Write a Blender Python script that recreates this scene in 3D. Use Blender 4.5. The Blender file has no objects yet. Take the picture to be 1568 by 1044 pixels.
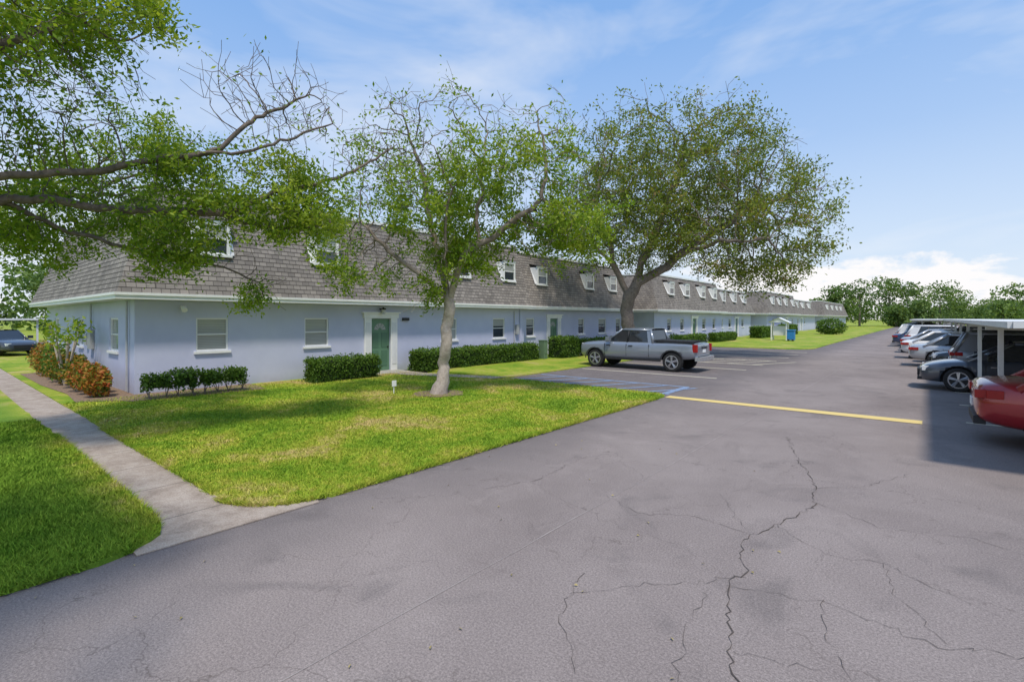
import bpy, bmesh, math, random
import numpy as np
from mathutils import Vector, Matrix
random.seed(7); rng=np.random.default_rng(7)
S=bpy.context.scene
# ------------------------------------------------------------ materials
def newmat(name):
    m=bpy.data.materials.new(name); m.use_nodes=True
    nt=m.node_tree; b=nt.nodes['Principled BSDF']
    return m,nt,b
def ramp(nt,src,stops):
    r=nt.nodes.new('ShaderNodeValToRGB')
    el=r.color_ramp.elements
    while len(el)<len(stops): el.new(0.5)
    for e,(p,c) in zip(el,stops):
        e.position=p; e.color=(c[0],c[1],c[2],1) if not isinstance(c,(int,float)) else (c,c,c,1)
    nt.links.new(src,r.inputs[0]); return r.outputs[0]
def noise(nt,scale,detail=5,rough=.6,vec=None,dist=0):
    n=nt.nodes.new('ShaderNodeTexNoise'); n.inputs['Scale'].default_value=scale
    n.inputs['Detail'].default_value=detail; n.inputs['Roughness'].default_value=rough
    n.inputs['Distortion'].default_value=dist
    if vec is None:
        tc=nt.nodes.get('TC') or nt.nodes.new('ShaderNodeTexCoord'); tc.name='TC'; vec=tc.outputs['Object']
    nt.links.new(vec,n.inputs['Vector']); return n.outputs['Fac']
def mixc(nt,fac,a,b,mode='MIX'):
    m=nt.nodes.new('ShaderNodeMix'); m.data_type='RGBA'; m.blend_type=mode
    for s,i in ((fac,0),(a,6),(b,7)):
        if isinstance(s,(int,float)): m.inputs[i].default_value=s if i==0 else (s,s,s,1)
        elif isinstance(s,tuple): m.inputs[i].default_value=(s[0],s[1],s[2],1)
        else: nt.links.new(s,m.inputs[i])
    return m.outputs[2]
def math_(nt,op,a,b=None,c=None):
    m=nt.nodes.new('ShaderNodeMath'); m.operation=op
    for i,s in enumerate((a,b,c)):
        if s is None: continue
        if isinstance(s,(int,float)): m.inputs[i].default_value=s
        else: nt.links.new(s,m.inputs[i])
    return m.outputs[0]
def bump(nt,b,h,strength=.3,dist=.02):
    n=nt.nodes.new('ShaderNodeBump'); n.inputs['Strength'].default_value=strength
    n.inputs['Distance'].default_value=dist
    nt.links.new(h,n.inputs['Height']); nt.links.new(n.outputs[0],b.inputs['Normal'])
def simple(name,c,rough=.6,var=.12,scale=6,metal=0,bmp=0,bscale=60,coat=0,spec=.5):
    m,nt,b=newmat(name)
    c1=tuple(x*(1-var) for x in c); c2=tuple(min(1,x*(1+var)) for x in c)
    col=ramp(nt,noise(nt,scale,3),[(.3,c1),(.7,c2)])
    nt.links.new(col,b.inputs['Base Color'])
    b.inputs['Roughness'].default_value=rough; b.inputs['Metallic'].default_value=metal
    b.inputs['Coat Weight'].default_value=coat; b.inputs['Specular IOR Level'].default_value=spec
    if bmp: bump(nt,b,noise(nt,bscale,3),bmp)
    return m
def sepxyz(nt,vec=None):
    s=nt.nodes.new('ShaderNodeSeparateXYZ')
    if vec is None:
        tc=nt.nodes.get('TC') or nt.nodes.new('ShaderNodeTexCoord'); tc.name='TC'; vec=tc.outputs['Object']
    nt.links.new(vec,s.inputs[0]); return s.outputs

M={}
def stucco():
    m,nt,b=newmat('stucco_blue'); x=sepxyz(nt)
    c=ramp(nt,noise(nt,1.1,5,.65),[(.3,(.49,.515,.67)),(.7,(.55,.575,.725))])
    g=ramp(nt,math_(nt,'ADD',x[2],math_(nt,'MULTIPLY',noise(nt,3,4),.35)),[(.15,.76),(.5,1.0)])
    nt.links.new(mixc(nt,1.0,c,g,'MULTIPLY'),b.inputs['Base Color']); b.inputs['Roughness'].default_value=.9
    b.inputs['Specular IOR Level'].default_value=.2
    bump(nt,b,noise(nt,22,4),.22,.012); return m
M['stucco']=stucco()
M['white']=simple('white_trim',(.80,.80,.78),.55,.05,3)
M['soffit']=simple('soffit_white',(.7,.7,.7),.7,.04)
M['glass']=simple('window_glass',(.035,.045,.055),.06,.2,.8,spec=.9)
M['dark']=simple('dark_plastic',(.02,.02,.022),.6,.1)
M['door']=simple('green_door',(.11,.22,.13),.45,.06,2)
M['doordk']=simple('green_door_panel',(.08,.17,.10),.45,.06,2)
M['trimgrey']=simple('sash_grey',(.5,.5,.5),.5,.05)
M['concrete_step']=simple('concrete',(.38,.36,.33),.9,.15,8)
M['roofflat']=simple('roof_flat',(.45,.45,.45),.9,.1)
M['util']=simple('utility_green',(.12,.19,.11),.6,.1)
M['metalgrey']=simple('grey_box',(.4,.41,.43),.5,.08)
def blinds():
    m,nt,b=newmat('window_blinds'); x=sepxyz(nt)
    w=math_(nt,'FRACT',math_(nt,'MULTIPLY',x[2],20))
    c=ramp(nt,w,[(0,(.2,.21,.2)),(.25,(.36,.37,.35)),(.9,(.40,.41,.39)),(1,(.2,.21,.2))])
    nt.links.new(c,b.inputs['Base Color']); b.inputs['Roughness'].default_value=.35
    b.inputs['Coat Weight'].default_value=.8; b.inputs['Coat Roughness'].default_value=.03
    return m
M['blinds']=blinds()
def shingles():
    m,nt,b=newmat('roof_shingles')
    tc=nt.nodes.new('ShaderNodeTexCoord'); tc.name='TC'
    br=nt.nodes.new('ShaderNodeTexBrick'); nt.links.new(tc.outputs['UV'],br.inputs['Vector'])
    br.inputs['Scale'].default_value=1; br.inputs['Brick Width'].default_value=.22; br.inputs['Row Height'].default_value=.15
    br.inputs['Mortar Size'].default_value=.010; br.inputs['Mortar Smooth'].default_value=.4; br.inputs['Bias'].default_value=0
    br.inputs['Color1'].default_value=(.31,.278,.25,1); br.inputs['Color2'].default_value=(.20,.18,.165,1); br.inputs['Mortar'].default_value=(.10,.088,.08,1)
    v=ramp(nt,noise(nt,.9,5,.7),[(.3,.78),(.7,1.18)])
    nt.links.new(mixc(nt,1.0,br.outputs['Color'],v,'MULTIPLY'),b.inputs['Base Color'])
    b.inputs['Roughness'].default_value=.9; b.inputs['Specular IOR Level'].default_value=.2
    return m
M['shingle']=shingles()
def grassmat(name,blade=False):
    m,nt,b=newmat(name)
    big=noise(nt,.55,4,.62,dist=.5); small=noise(nt,7,4,.75)
    f=math_(nt,'ADD',math_(nt,'MULTIPLY',big,.66),math_(nt,'MULTIPLY',small,.34))
    c=ramp(nt,f,[(.37,(.13,.24,.02)),(.455,(.22,.33,.028)),(.54,(.35,.38,.05)),(.62,(.48,.39,.16))])
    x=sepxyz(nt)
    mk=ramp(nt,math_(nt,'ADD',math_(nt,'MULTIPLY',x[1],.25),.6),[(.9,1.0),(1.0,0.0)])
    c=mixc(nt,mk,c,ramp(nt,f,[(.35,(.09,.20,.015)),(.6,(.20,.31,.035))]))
    if blade:
        at=nt.nodes.new('ShaderNodeAttribute'); at.attribute_name='v'
        c=mixc(nt,1.0,c,ramp(nt,at.outputs['Fac'],[(0,(.65,.7,.6)),(.8,(1.25,1.25,1.15)),(1,(1.7,1.4,1.7))]),'MULTIPLY')
    else:
        c=mixc(nt,1.0,c,ramp(nt,noise(nt,50,2,.8),[(.3,.72),(.7,1.12)]),'MULTIPLY')
        bump(nt,b,noise(nt,40,3,.8),.4,.03)
    nt.links.new(c,b.inputs['Base Color']); b.inputs['Roughness'].default_value=.8; b.inputs['Specular IOR Level'].default_value=.12
    return m
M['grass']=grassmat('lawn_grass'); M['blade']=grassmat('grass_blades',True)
def asphalt():
    m,nt,b=newmat('asphalt'); x=sepxyz(nt)
    base=ramp(nt,noise(nt,.35,5,.65,dist=.4),[(.3,(.205,.172,.162)),(.7,(.295,.252,.236))])
    n5=noise(nt,.5,3)
    e=math_(nt,'ADD',x[0],math_(nt,'MULTIPLY',n5,1.8))
    strip=ramp(nt,math_(nt,'MULTIPLY_ADD',e,.28,1.86),[(.55,1.0),(1.0,0.0)])
    base=mixc(nt,math_(nt,'MULTIPLY',strip,.65),base,(.125,.112,.114))
    st=ramp(nt,noise(nt,.75,4,.6,dist=1.2),[(.56,0.0),(.7,1.0)])
    base=mixc(nt,math_(nt,'MULTIPLY',st,.42),base,(.125,.11,.108))
    lt=ramp(nt,noise(nt,1.6,4,.7,dist=.8),[(.55,0.0),(.75,1.0)])
    base=mixc(nt,math_(nt,'MULTIPLY',lt,.3),base,(.36,.31,.29))
    ob=ramp(nt,math_(nt,'MULTIPLY_ADD',math_(nt,'ADD',x[0],math_(nt,'MULTIPLY',n5,1.0)),.5,.0),[(.0,0.0),(.9,1.0)])
    base=mixc(nt,math_(nt,'MULTIPLY',ob,.2),base,(.10,.09,.09))
    base=mixc(nt,1.0,base,ramp(nt,noise(nt,60,4,1.0),[(.3,.4),(.5,1.0),(.72,1.8)]),'MULTIPLY')
    tc=nt.nodes['TC']; dn=nt.nodes.new('ShaderNodeTexNoise'); dn.inputs['Scale'].default_value=2.2; dn.inputs['Detail'].default_value=4
    nt.links.new(tc.outputs['Object'],dn.inputs['Vector'])
    va=nt.nodes.new('ShaderNodeVectorMath'); va.operation='MULTIPLY_ADD'
    nt.links.new(dn.outputs['Color'],va.inputs[0]); va.inputs[1].default_value=(.9,.9,.9); nt.links.new(tc.outputs['Object'],va.inputs[2])
    vo=nt.nodes.new('ShaderNodeTexVoronoi'); vo.feature='DISTANCE_TO_EDGE'; vo.inputs['Scale'].default_value=.75
    nt.links.new(va.outputs[0],vo.inputs['Vector'])
    ck=ramp(nt,vo.outputs['Distance'],[(0.0,1.0),(.006,0.0)])
    msk=ramp(nt,n5,[(.38,0.0),(.55,1.0)])
    base=mixc(nt,math_(nt,'MULTIPLY',math_(nt,'MULTIPLY',ck,msk),.5),base,(.08,.062,.055))
    nt.links.new(base,b.inputs['Base Color']); b.inputs['Roughness'].default_value=.9; b.inputs['Specular IOR Level'].default_value=.15
    return m
M['asphalt']=asphalt()
def walkmat():
    m,nt,b=newmat('walk_concrete'); x=sepxyz(nt)
    c=ramp(nt,noise(nt,2.4,6,.78),[(.32,(.24,.185,.145)),(.5,(.38,.31,.255)),(.7,(.48,.41,.35))])
    j=ramp(nt,math_(nt,'FRACT',math_(nt,'MULTIPLY',x[0],.82)),[(0,0.0),(.022,1.0)])
    c=mixc(nt,math_(nt,'SUBTRACT',1.0,j),c,(.10,.085,.07))
    c=mixc(nt,1.0,c,ramp(nt,noise(nt,60,3,.9),[(.3,.6),(.7,1.3)]),'MULTIPLY')
    nt.links.new(c,b.inputs['Base Color']); b.inputs['Roughness'].default_value=.9
    return m
M['walk']=walkmat()
def paint(name,c,keep=.45):
    m,nt,b=newmat(name)
    n=ramp(nt,noise(nt,14,6,.85),[(keep-.07,0.0),(keep+.03,1.0)])
    nt.links.new(mixc(nt,n,(.2,.18,.17),c),b.inputs['Base Color']); b.inputs['Roughness'].default_value=.7
    return m
M['yellow']=paint('yellow_paint',(.74,.56,.2),.36)
M['blue']=paint('blue_paint',(.22,.32,.50),.47)
M['linew']=paint('faded_line_paint',(.60,.55,.42),.44)
M['crack']=simple('crack_dark',(.085,.068,.06),.95,.3)
M['seam']=simple('paving_seam',(.35,.31,.29),.95,.2)
M['mulch']=simple('mulch',(.22,.15,.10),.95,.5,20)
def leafmat(name,stops,trans=.38):
    m,nt,b=newmat(name)
    at=nt.nodes.new('ShaderNodeAttribute'); at.attribute_name='v'
    c=ramp(nt,at.outputs['Fac'],stops)
    nt.links.new(c,b.inputs['Base Color']); b.inputs['Roughness'].default_value=.5; b.inputs['Specular IOR Level'].default_value=.2
    tr=nt.nodes.new('ShaderNodeBsdfTranslucent'); nt.links.new(mixc(nt,1.0,c,(1.35,1.3,.6),'MULTIPLY'),tr.inputs[0])
    ms=nt.nodes.new('ShaderNodeMixShader'); ms.inputs[0].default_value=trans
    nt.links.new(b.outputs[0],ms.inputs[1]); nt.links.new(tr.outputs[0],ms.inputs[2])
    nt.links.new(ms.outputs[0],nt.nodes['Material Output'].inputs[0]); return m
M['leafA']=leafmat('leaves_bright',[(0,(.07,.15,.012)),(.5,(.19,.30,.025)),(1,(.37,.44,.06))],.45)
M['leafB']=leafmat('leaves_olive',[(0,(.07,.11,.02)),(.45,(.165,.225,.035)),(.85,(.30,.33,.06)),(1,(.30,.20,.08))],.42)
M['leafH']=leafmat('hedge_leaves',[(0,(.03,.07,.012)),(.6,(.08,.155,.02)),(1,(.18,.29,.04))],.25)
M['leafC']=leafmat('croton_leaves',[(0,(.07,.14,.02)),(.4,(.16,.2,.03)),(.6,(.38,.22,.035)),(1,(.42,.09,.035))],.25)
M['leafD']=leafmat('distant_leaves',[(0,(.07,.13,.04)),(.6,(.15,.23,.055)),(1,(.25,.33,.08))],.3)
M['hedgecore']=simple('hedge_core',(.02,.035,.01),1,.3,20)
def barkmat(name,c1,c2,fade=None):
    m,nt,b=newmat(name)
    c=ramp(nt,noise(nt,9,5,.7),[(.3,c1),(.7,c2)])
    if fade:
        x=sepxyz(nt); f=ramp(nt,math_(nt,'MULTIPLY',x[2],.1),[(fade[0],0.0),(fade[1],1.0)])
        c=mixc(nt,f,c,ramp(nt,noise(nt,9,3,.7),[(.3,(.13,.10,.08)),(.7,(.30,.245,.205))]))
    nt.links.new(c,b.inputs['Base Color'])
    b.inputs['Roughness'].default_value=.9; bump(nt,b,noise(nt,22,4,.8),.4,.02); return m
M['bark1']=barkmat('bark_pale',(.30,.24,.20),(.56,.48,.42),(.24,.42))
M['bark2']=barkmat('bark_brown',(.12,.095,.08),(.28,.23,.19))
M['bark3']=barkmat('bark_dark',(.08,.062,.052),(.23,.18,.15))
M['tire']=simple('tire_rubber',(.02,.02,.02),.8,.1)
M['rim']=simple('alloy_rim',(.5,.5,.52),.3,.05,metal=.8)
M['chrome']=simple('bumper_metal',(.55,.56,.58),.25,.03,metal=.7)
M['carglass']=simple('car_glass',(.02,.024,.028),.04,.1,spec=.9)
M['lamp']=simple('headlamp',(.75,.78,.8),.1,.05,spec=.9)
M['tail']=simple('tail_lamp',(.35,.01,.01),.2,.1)
def carpaint(name,c,metal=.3,rough=.32): return simple(name,c,rough,.03,1,metal=metal,coat=1)
P={'silver':carpaint('paint_silver',(.28,.31,.355),.5),'lsilver':carpaint('paint_light_silver',(.45,.47,.5),.5),'red':carpaint('paint_red',(.33,.012,.018)),
 'dark':carpaint('paint_charcoal',(.05,.06,.08)),'white':carpaint('paint_white',(.75,.75,.75),0),'black':carpaint('paint_black',(.015,.015,.018)),
 'grey':carpaint('paint_grey',(.2,.21,.23)),'blue':carpaint('paint_blue',(.04,.07,.15)),'tan':carpaint('paint_tan',(.35,.32,.27))}
# ------------------------------------------------------------ mesh helpers
def empty(name,loc=(0,0,0),rot=0):
    e=bpy.data.objects.new(name,None); S.collection.objects.link(e); e.location=loc; e.rotation_euler=(0,0,rot)
    e.empty_display_size=.3; return e
def link(ob,parent=None,keep=True):
    S.collection.objects.link(ob)
    if parent:
        ob.parent=parent
        if keep: ob.matrix_parent_inverse=(Matrix.Translation(parent.location)@Matrix.Rotation(parent.rotation_euler[2],4,'Z')).inverted()
class MB:
    def __init__(s): s.v=[];s.f=[];s.m=[];s.uv=[]
    def face(s,pts,mi=0,uvs=None):
        n=len(s.v); s.v+= [tuple(p) for p in pts]; s.f.append(tuple(range(n,n+len(pts)))); s.m.append(mi)
        s.uv+= list(uvs) if uvs else [(0,0)]*len(pts)
    def box(s,x0,x1,y0,y1,z0,z1,mi=0):
        if x0>x1:x0,x1=x1,x0
        if y0>y1:y0,y1=y1,y0
        a=[(x0,y0,z0),(x1,y0,z0),(x1,y1,z0),(x0,y1,z0),(x0,y0,z1),(x1,y0,z1),(x1,y1,z1),(x0,y1,z1)]
        n=len(s.v); s.v+=a
        for q in ((0,3,2,1),(4,5,6,7),(0,1,5,4),(1,2,6,5),(2,3,7,6),(3,0,4,7)):
            s.f.append(tuple(n+i for i in q)); s.m.append(mi); s.uv+=[(0,0)]*4
    def tube(s,p,q,r0,r1,n=8,mi=0,cap=True):
        p=Vector(p);q=Vector(q);d=(q-p).normalized(); a=d.orthogonal().normalized(); b=d.cross(a)
        k=len(s.v)
        for c,r in ((p,r0),(q,r1)):
            for i in range(n):
                t=2*math.pi*i/n; s.v.append(tuple(c+(a*math.cos(t)+b*math.sin(t))*r))
        for i in range(n):
            j=(i+1)%n; s.f.append((k+i,k+j,k+n+j,k+n+i)); s.m.append(mi); s.uv+=[(0,0)]*4
        if cap:
            s.f.append(tuple(k+i for i in reversed(range(n)))); s.f.append(tuple(k+n+i for i in range(n))); s.m+=[mi,mi]; s.uv+=[(0,0)]*(2*n)
    def obj(s,name,mats,parent=None,keep=True,bevel=0,smooth=False):
        me=bpy.data.meshes.new(name); me.from_pydata(s.v,[],s.f)
        for m in mats: me.materials.append(m)
        me.polygons.foreach_set('material_index',s.m)
        ul=me.uv_layers.new(name='UVMap'); ul.data.foreach_set('uv',np.array(s.uv,dtype=np.float32).ravel())
        if smooth: me.polygons.foreach_set('use_smooth',[True]*len(s.f))
        me.update(); ob=bpy.data.objects.new(name,me); link(ob,parent,keep)
        if bevel:
            b=ob.modifiers.new('bevel','BEVEL'); b.width=bevel; b.segments=2; b.limit_method='ANGLE'
        return ob
def poly(name,pts,z,mat,thick=0,parent=None):
    b=MB(); b.face([(x,y,z) for x,y in pts])
    if thick:
        n=len(pts)
        for i in range(n):
            p,q=pts[i],pts[(i+1)%n]
            b.face([(p[0],p[1],z-thick),(q[0],q[1],z-thick),(q[0],q[1],z),(p[0],p[1],z)])
    return b.obj(name,[mat],parent)
def npmesh(name,V,F,mat,vals=None,parent=None,extra=None):
    me=bpy.data.meshes.new(name); me.from_pydata(V.tolist(),[],F.tolist())
    me.materials.append(mat)
    if vals is not None:
        a=me.attributes.new('v','FLOAT','FACE'); a.data.foreach_set('value',vals.astype(np.float32))
    me.update(); ob=bpy.data.objects.new(name,me); link(ob,parent); return ob
def leaves(name,C,size,mat,vals,parent=None,asp=.5,flat=0.0):
    n=len(C); a=rng.normal(size=(n,3)); a[:,2]*=(1-flat*.6); a/=np.linalg.norm(a,axis=1)[:,None]
    t=rng.normal(size=(n,3)); t[:,2]+=0; 
    b=np.cross(a,t); b/=np.linalg.norm(b,axis=1)[:,None]
    s=size*rng.uniform(.6,1.3,n)[:,None]
    V=np.empty((n,4,3)); V[:,0]=C-a*s/2; V[:,1]=C+b*s*asp/2; V[:,2]=C+a*s/2; V[:,3]=C-b*s*asp/2
    F=np.arange(n*4).reshape(n,4)
    return npmesh(name,V.reshape(-1,3),F,mat,vals,parent)
_g=rng.random((32,32,32))
def vnoise(P,sc):
    Q=P*sc+100; i=np.floor(Q).astype(int); f=Q-i; f=f*f*(3-2*f); r=0
    for dx in (0,1):
        for dy in (0,1):
            for dz in (0,1):
                w=(f[:,0] if dx else 1-f[:,0])*(f[:,1] if dy else 1-f[:,1])*(f[:,2] if dz else 1-f[:,2])
                r=r+w*_g[(i[:,0]+dx)%32,(i[:,1]+dy)%32,(i[:,2]+dz)%32]
    return r
# ------------------------------------------------------------ trees (space colonisation)
def ell(c,r,n):
    p=rng.normal(size=(n,3)); p/=np.linalg.norm(p,axis=1)[:,None]; p*=rng.random((n,1))**(1/2.4)
    return p*np.array(r)+np.array(c)
def tree(name,limbs,att,step,di,dk,R,rt,bark,leaf,lsize,nleaf,spread,bare,leafr,twigs=2,twl=.3,cut=.4,iters=90):
    pos=[];par=[]
    def near(p):
        d=[(Vector(q)-Vector(p)).length for q in pos]; return int(np.argmin(d))
    for li,l in enumerate(limbs):
        prev=None
        if li>0: prev=near(l[0])
        else: pos.append(list(l[0])); par.append(-1); prev=0
        for p in l[1:]:
            a=Vector(pos[prev]); b=Vector(p); k=max(1,int((b-a).length/step)); s0=a.copy()
            wv=Vector(rng.normal(size=3))*step*.35
            for j in range(1,k+1):
                q=s0.lerp(b,j/k)
                if j<k: q+=Vector(rng.normal(size=3))*step*.12+wv*math.sin(math.pi*j/k)
                pos.append(list(q)); par.append(prev); prev=len(pos)-1
    N=len(pos); A=att.copy(); P_=np.array(pos)
    ok=P_[:,2]>P_[0,2]+1.2
    D=np.linalg.norm(A[:,None]-P_[None],axis=2); D[:,~ok]=1e9
    ni=D.argmin(1); nd=D.min(1)
    for it in range(iters):
        lim=di if it>6 else di*3
        act=nd<lim
        if not act.any(): break
        idx=ni[act]; P_=np.array(pos); dv=A[act]-P_[idx]; dv/=np.linalg.norm(dv,axis=1)[:,None]+1e-9
        acc={}
        for k,v in zip(idx,dv): acc[k]=acc.get(k,0)+v
        new=[]
        for k,v in acc.items():
            v=v/(np.linalg.norm(v)+1e-9)+rng.normal(size=3)*.22; v/=np.linalg.norm(v)
            q=P_[k]+v*step; new.append(q); pos.append(list(q)); par.append(int(k))
        new=np.array(new); base=len(pos)-len(new)
        D=np.linalg.norm(A[:,None]-new[None],axis=2); m=D.min(1); am=D.argmin(1)
        up=m<nd; nd[up]=m[up]; ni[up]=am[up]+base
        keep=nd>dk; A=A[keep]; nd=nd[keep]; ni=ni[keep]
        if len(A)==0 or len(pos)>9000: break
    P_=np.array(pos); n0=len(pos); ch=np.zeros(n0,int)
    for i in range(1,n0): ch[par[i]]+=1
    for i in range(N,n0):
        if ch[i]<=1:
            for _ in range(twigs if ch[i]==0 else (1 if rng.random()<.5 else 0)):
                d=P_[i]-P_[par[i]]; d=d/(np.linalg.norm(d)+1e-9)+rng.normal(size=3)*.6; d/=np.linalg.norm(d)
                k=i; q=P_[i]
                for s in range(2):
                    q=q+d*twl*.5*rng.uniform(.6,1.3); d=d+rng.normal(size=3)*.25; d/=np.linalg.norm(d)
                    pos.append(list(q)); par.append(k); k=len(pos)-1
    P_=np.array(pos); n=len(pos); par=np.array(par)
    kids=[[] for _ in range(n)]
    for i in range(1,n): kids[par[i]].append(i)
    tips=sum(1 for k in kids if not k); e=max(1.6,math.log(tips)/math.log(R/rt))
    rad=np.zeros(n)
    for i in range(n-1,-1,-1):
        rad[i]=rt if not kids[i] else sum(rad[k]**e for k in kids[i])**(1/e)
    V=[];F=[]
    done=[(0,None)]
    while done:
        st,pr=done.pop()
        chain=[st]; 
        while kids[chain[-1]]:
            ks=sorted(kids[chain[-1]],key=lambda k:-rad[k]); 
            for k in ks[1:]: done.append((k,chain[-1]))
            chain.append(ks[0])
        pts=([P_[pr]] if pr is not None else [])+[P_[c] for c in chain]
        rs=([min(rad[pr],rad[chain[0]]*1.15)] if pr is not None else [])+[rad[c] for c in chain]
        if pr is None:
            for q,s in enumerate((1.75,1.4,1.2,1.08)):
                if q<len(rs): rs[q]*=s
        if len(pts)<2: continue
        sd=12 if rs[0]>.08 else (5 if rs[0]>.02 else 3)
        a=None; base=len(V)
        for i,p in enumerate(pts):
            d=Vector(pts[min(i+1,len(pts)-1)])-Vector(pts[max(i-1,0)]); d.normalize()
            a=(d.orthogonal() if a is None else a-d*a.dot(d)); 
            if a.length<1e-4:a=d.orthogonal()
            a.normalize(); b=d.cross(a)
            for s in range(sd):
                t=2*math.pi*s/sd; V.append(tuple(Vector(p)+(a*math.cos(t)+b*math.sin(t))*rs[i]*(1+.07*math.sin(3*t+i*.35)*(rs[i]>.08))))
        for i in range(len(pts)-1):
            for s in range(sd):
                F.append((base+i*sd+s,base+i*sd+(s+1)%sd,base+(i+1)*sd+(s+1)%sd,base+(i+1)*sd+s))
    e0=empty(name,limbs[0][0])
    me=bpy.data.meshes.new('trunk_and_branches'); me.from_pydata(V,[],F); me.materials.append(bark)
    me.polygons.foreach_set('use_smooth',[True]*len(F)); me.update()
    link(bpy.data.objects.new('trunk_and_branches',me),e0)
    sel=np.where((rad<leafr)&(np.arange(n)>=N))[0]
    Q=P_[sel]; cl=vnoise(Q,.9/ max(spread*3,.7)); pr=bare(Q)
    lev=np.clip((cl-cut)*4,0,1)*pr
    cnt=rng.poisson(nleaf*lev)
    C=np.repeat(Q,cnt,axis=0); vv=np.repeat(cl,cnt)
    C=C+rng.normal(size=C.shape)*spread*np.array([1,1,.75])
    vals=np.clip(rng.normal(.5,.2,len(C))+(vv-.58)*1.0,0,1)
    leaves('foliage',C,lsize,leaf,vals,e0,.45)
    return e0
def off(b,dr,z,dd=0):
    return (b[0]+.768*dr-.641*dd,b[1]+.641*dr+.768*dd,z)
b=(-10.3,9.2)
T=lambda dr,z,dd=0: off(b,dr,z,dd)
limbs=[[T(0,0),T(.1,.9),T(.26,2.0),T(.28,2.6),T(-.05,3.7,.2),T(-.4,5.3,.4),T(-.75,6.9,.3)],
 [T(.2,2.5),T(.5,3.3,-.2),T(1.13,4.1,-.4),T(1.25,5.4,-.5),T(1.3,6.6,-.2)],
 [T(1.13,4.1,-.4),T(1.7,4.4,-.6),T(2.6,5.0,-.7),T(2.9,6.0,-.6),T(2.7,7.2,-.5)],
 [T(.15,2.6),T(-.9,3.6,-.5),T(-1.9,4.6,-.8)],[T(0,3.5,.2),T(.8,4.6,1.2),T(1.2,6,1.8)],[T(.3,2.8),T(.3,4,-.8),T(.5,5.4,-1.0)]]
at=np.vstack([ell(T(.3,6.0,0),(2.3,2.3,2.5),400),ell(T(-1.3,6.3,0),(1.3,1.3,2.2),180),ell(T(2.8,6.3,-.3),(1.3,1.3,2.0),180),
  ell(T(-1.9,3.9,-.4),(1.3,1.3,1.2),190),ell(T(3.2,4.5,-.3),(1.6,1.3,.8),170),ell(T(.3,3.9,0),(1.6,1.5,.9),130),ell(T(-.3,2.8,-.2),(.5,.5,.5),50)])
def bare1(Q): return np.where(Q[:,2]>7.0,.09,np.where(Q[:,2]>6.0,.42,1.0))
tree('shade_tree',limbs,at,.17,.9,.23,.15,.0048,M['bark1'],M['leafA'],.115,25,.12,bare1,.012,2,.46,.43)
b=(-12.5,24.7); T2=lambda dr,z,dd=0: off(b,dr,z,dd)
limbs=[[T2(0,0),T2(0,1.8),T2(.1,3.3),T2(-.8,5.2,.3),T2(-1.6,7.5,.4),T2(-1.4,10,.3)],
 [T2(.1,3.2),T2(1.0,4.3,-.3),T2(2.8,5.6,-.8),T2(5,7,-.8),T2(7.2,8.2,-.5)],
 [T2(.5,3.8),T2(1.4,6.2,.5),T2(2.5,9,.6),T2(3.2,11.5,.4)],[T2(-.8,5.2,.3),T2(-2.2,6.1,-1),T2(-3.6,6.8,-1.4)],[T2(2.8,5.6,-.8),T2(4,6,-2.5),T2(6,6,-3)],[T2(.5,3.8),T2(1.2,5,2),T2(3,7,4)]]
at=np.vstack([ell(T2(.6,9.3),(4.4,4.6,4.6),560),ell(T2(4.8,10.2),(4.2,4.3,3.9),480),ell(T2(7.8,7.6),(3.4,3.4,3.4),380),ell(T2(-2.4,7.3),(2.4,2.4,2.8),170),ell(T2(3,6.4),(4.8,4.5,1.9),260),ell(T2(7.2,4.7),(2.4,2.2,1.0),120)])
tree('oak_tree',limbs,at,.34,2.0,.5,.34,.009,M['bark2'],M['leafB'],.175,23,.23,lambda Q:np.where(Q[:,2]>12.4,.4,1.0),.028,2,.85,.32)
limbs=[[(-9,-2.5,0),(-9,-2.4,1.5),(-9.1,-2.2,2.8),(-9.6,-.8,3.7),(-10,.76,4.1),(-9.7,1.8,4.35),(-9.1,2.8,4.7),(-8.9,3.6,5.4),(-8.6,4.5,6.1)],
 [(-9.1,-2.2,2.8),(-10.3,-.6,3.5),(-10.6,.8,3.85),(-10.2,1.87,3.86),(-9.3,3.3,3.9),(-9.1,4.15,4.4),(-8.6,5.2,4.8),(-8.2,6.2,5.6)],
 [(-10.6,.8,3.85),(-10.7,1.6,3.5),(-10.4,2.36,3.3),(-10.1,3.25,3.1),(-9.8,4.2,2.8)],
 [(-9.1,-2.2,2.8),(-9.0,-1,4.4),(-9.2,.4,5.4),(-9,1.4,6.4)],[(-9.1,-2.3,2.8),(-7,-2.4,4.2),(-5,-2.2,5.0),(-3.2,-1.8,5.4)],[(-10.3,-.6,3.5),(-12,1,4.2),(-13.2,2.4,4.6)],
 [(-9.1,2.8,4.7),(-8.6,3.6,4.9),(-8.2,4.8,5.6)],[(-9.3,3.3,3.9),(-9.3,4.2,3.8),(-9.1,5.2,4.0)]]
at=np.vstack([ell((-9.7,.9,5.9),(1.7,1.4,1.5),340),ell((-11.9,1.3,4.0),(1.7,1.5,.9),250),ell((-9.8,2.7,4.2),(1.0,1.1,.7),190),
 ell((-9.3,4.5,4.3),(1.0,1.5,.85),230),ell((-8.4,5.8,5.2),(.7,1.1,.8),100),ell((-9.8,4.2,2.7),(.3,.35,.4),60),ell((-10.2,3.0,3.2),(.7,.8,.35),90),
 ell((-9.0,1.7,6.7),(1.1,.9,.7),90),ell((-8.8,4.0,5.9),(.8,1.2,.9),210),ell((-4.2,-1.8,5.5),(3.2,1.6,.8),330),ell((-12.5,3,5.0),(1.7,1.7,1.4),180)])
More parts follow.
